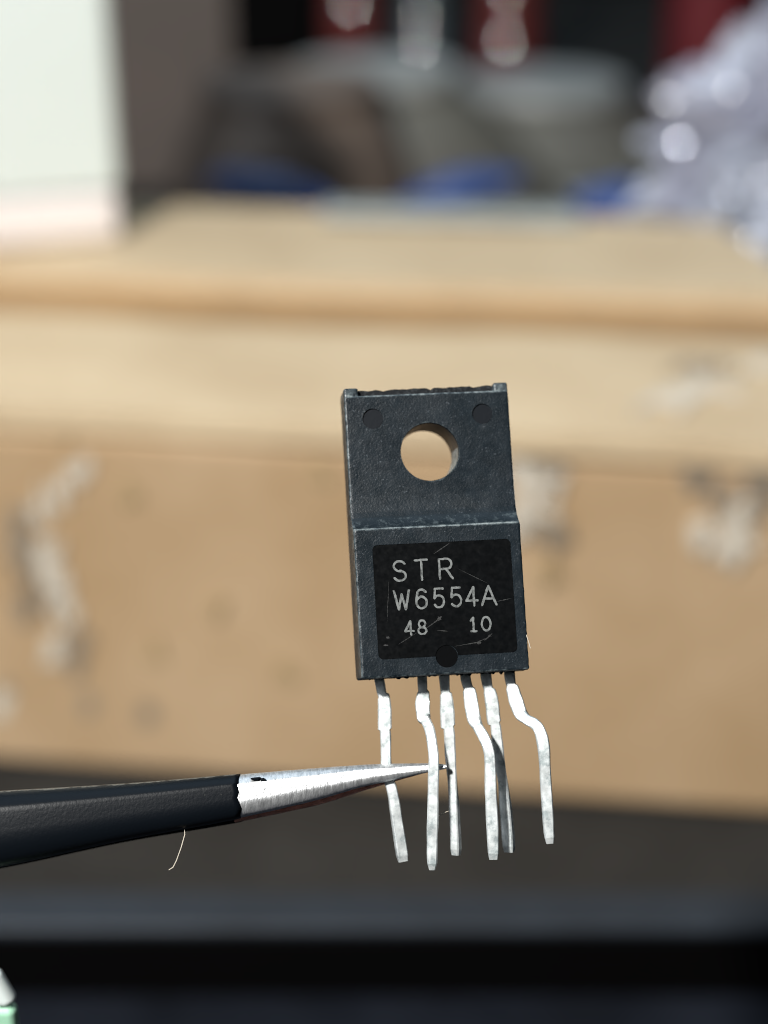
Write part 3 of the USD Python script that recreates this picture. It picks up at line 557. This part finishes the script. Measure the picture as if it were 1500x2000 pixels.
# ------------------------------------------------------------------ tweezers
#        px     top   bottom  outer   inner (depth, mm)
FRONT = [(-1500, 1560, 1770, 100.6, 102.6), (-900, 1570, 1790, 98.4, 100.7), (-300, 1563, 1742, 98.1, 100.3), (0, 1546, 1692, 98.6, 100.6), (250, 1531, 1638, 99.3, 100.9), (465, 1513, 1598, 99.9, 101.2), (620, 1500, 1562, 100.4, 101.5), (720, 1493, 1534, 100.8, 101.7), (790, 1491, 1519, 101.0, 101.75), (835, 1491, 1509, 100.98, 101.6), (860, 1492, 1504, 100.98, 101.4), (873, 1494, 1501, 101.05, 101.3)]
BACK = [(-1500, 1560, 1770, 104.8, 102.7), (-900, 1572, 1790, 107.2, 105.0), (-300, 1566, 1745, 106.6, 104.5), (0, 1549, 1695, 105.6, 103.8), (250, 1534, 1642, 104.8, 103.3), (465, 1517, 1605, 103.9, 102.8), (620, 1504, 1572, 103.3, 102.5), (720, 1497, 1541, 102.9, 102.3), (790, 1493, 1521, 102.6, 102.1), (840, 1493, 1507, 102.3, 101.9), (858, 1495, 1502, 102.2, 101.9)]
SEC = [(-1, .9), (-.985, .55), (-.9, .28), (-.75, .14), (-.55, .05), (-.3, 0), (-.05, .035), (.2, .075), (.42, .115), (.54, .15), (.62, .2), (.80, .38), (.92, .6), (.985, .85), (1, 1), (.5, 1), (0, 1), (-.5, 1), (-.98, 1)]
def arm_rings(tab_, x0, x1, n, grow=0.0):
    T = np.array(tab_, float); fs = [PchipInterpolator(T[:, 0], T[:, i]) for i in range(1, 5)]
    rings, wear_light = [], []
    for x in np.linspace(x0, x1, n):
        tp, bt_, o, i_ = (f(x) for f in fs); ring = []
        for s, tt in SEC:
            d = o + (i_ - o) * tt; cs = (tp + bt_) / 2 - s * (bt_ - tp) / 2
            if grow: cs += -s * grow / .03; d += (grow if tt > .5 else -grow * 1.0) * np.sign(i_ - o)
            ring.append(W(x, cs, d * 0.001)); wear_light.append(1.25 if s > .96 else 0.77 if .39 < s < .55 and tt < .3 else 0.7)
        rings.append(ring)
    return np.array(rings), wear_light
tw = thing('tweezers', W(-1500, 1665, 0.1027), 'black coated tweezers with bare steel tips gripping the chip lead', 'tweezers')
def arm(tab_, x1, sm, sd, lab):
    rg, _ = arm_rings(tab_, -1480, x1, 150); m = loft(rg).subdivide(); v = m.vertices
    m.vertices = v + m.vertex_normals * ((meshkit.fbm(v * [500, 1500, 1500], 3, sd) - .5) * 0.00007)[:, None]
    a = obj('arm', m, sm, tw, smooth=35, label=lab)
    rg, wear_light = arm_rings(tab_, -1470, 468, 170, 0.05)
    k = rg.shape[1]
    rj = random.Random(sd); end = rg[-1].copy(); dirx = rg[-1] - rg[-6]
    off = np.cumsum([0.16 * (rj.random() - .5) for _ in range(k)]); off = off - off.mean()
    for b in range(5):   # the last rings follow a ragged line
        f = (b + 1) / 5; rg[-5 + b] += dirx * (off * f)[:, None]
    m = loft(rg); w = list(wear_light) + [0.8, 0.8]
    obj('black_coating', m, coat, a, smooth=True, prim={'wear_light': w[:len(m.vertices)]})
arm(FRONT, 872, steel, 3, 'front arm with bright worn tip')
arm(BACK, 858, reddish_m, 8, 'rear arm with reddish edge')
obj('hinge', man2tm(m3.Manifold.batch_hull([m3.Manifold.sphere(0.0008, 16).translate([float(c) for c in W(x, y, d * .001)]) for x in (-1900, -1500) for y in (1585, 1745) for d in (101.0, 104.4)])), coat, tw)
# paint flakes left on the bare steel, bare chips on the coating's upper edge
fl = random.Random(4)
for px, py, w, h in ((500, 1521, 9, 4), (515, 1523, 5, 3.2), (512, 1521.5, 4, 2.4)):
    T = np.array(FRONT, float); d = PchipInterpolator(T[:, 0], T[:, 3])(px) + 0.17
    rg = [[W(px + w * math.cos(t) * k * (1 + .3 * math.sin(3 * t + px)), py + h * math.sin(t) * k * (1 + .25 * math.cos(2 * t)) - .08 * w * math.cos(t), (d - .0 + e) * .001) for t in np.linspace(0, 2 * math.pi, 14, endpoint=False)] for k, e in ((1, .3), (1, -.02), (.7, -.05))]
    obj('paint_flake', loft(rg), coat, tw)

# loose fibres
o = obj('fibre', tube([W(x, y, d * .001) for x, y, d in ((360, 1612, 100.5), (361, 1630, 100.3), (354, 1655, 100.1), (345, 1680, 100), (338, 1694, 100), (330, 1699, 100))], 0.000028, 6), fibre_m); tag(o, 'fine pale fibre hanging under the tweezers', 'fibre')
o = obj('fibre', tube([W(x, y, d * .001) for x, y, d in ((856, 1594, 101.2), (866, 1588, 101.2), (876, 1584, 101.2))], 0.00002, 6), fibre_m); tag(o, 'short fibre between the second and third chip leads', 'fibre')
o = obj('fibre', tube([W(x, y, d * .001) for x, y, d in ((1028, 1240, 100.6), (1033, 1255, 100.5), (1036, 1266, 100.5))], 0.000022, 6), fibre_m); tag(o, 'tiny fibre on the lower right edge of the chip', 'fibre')
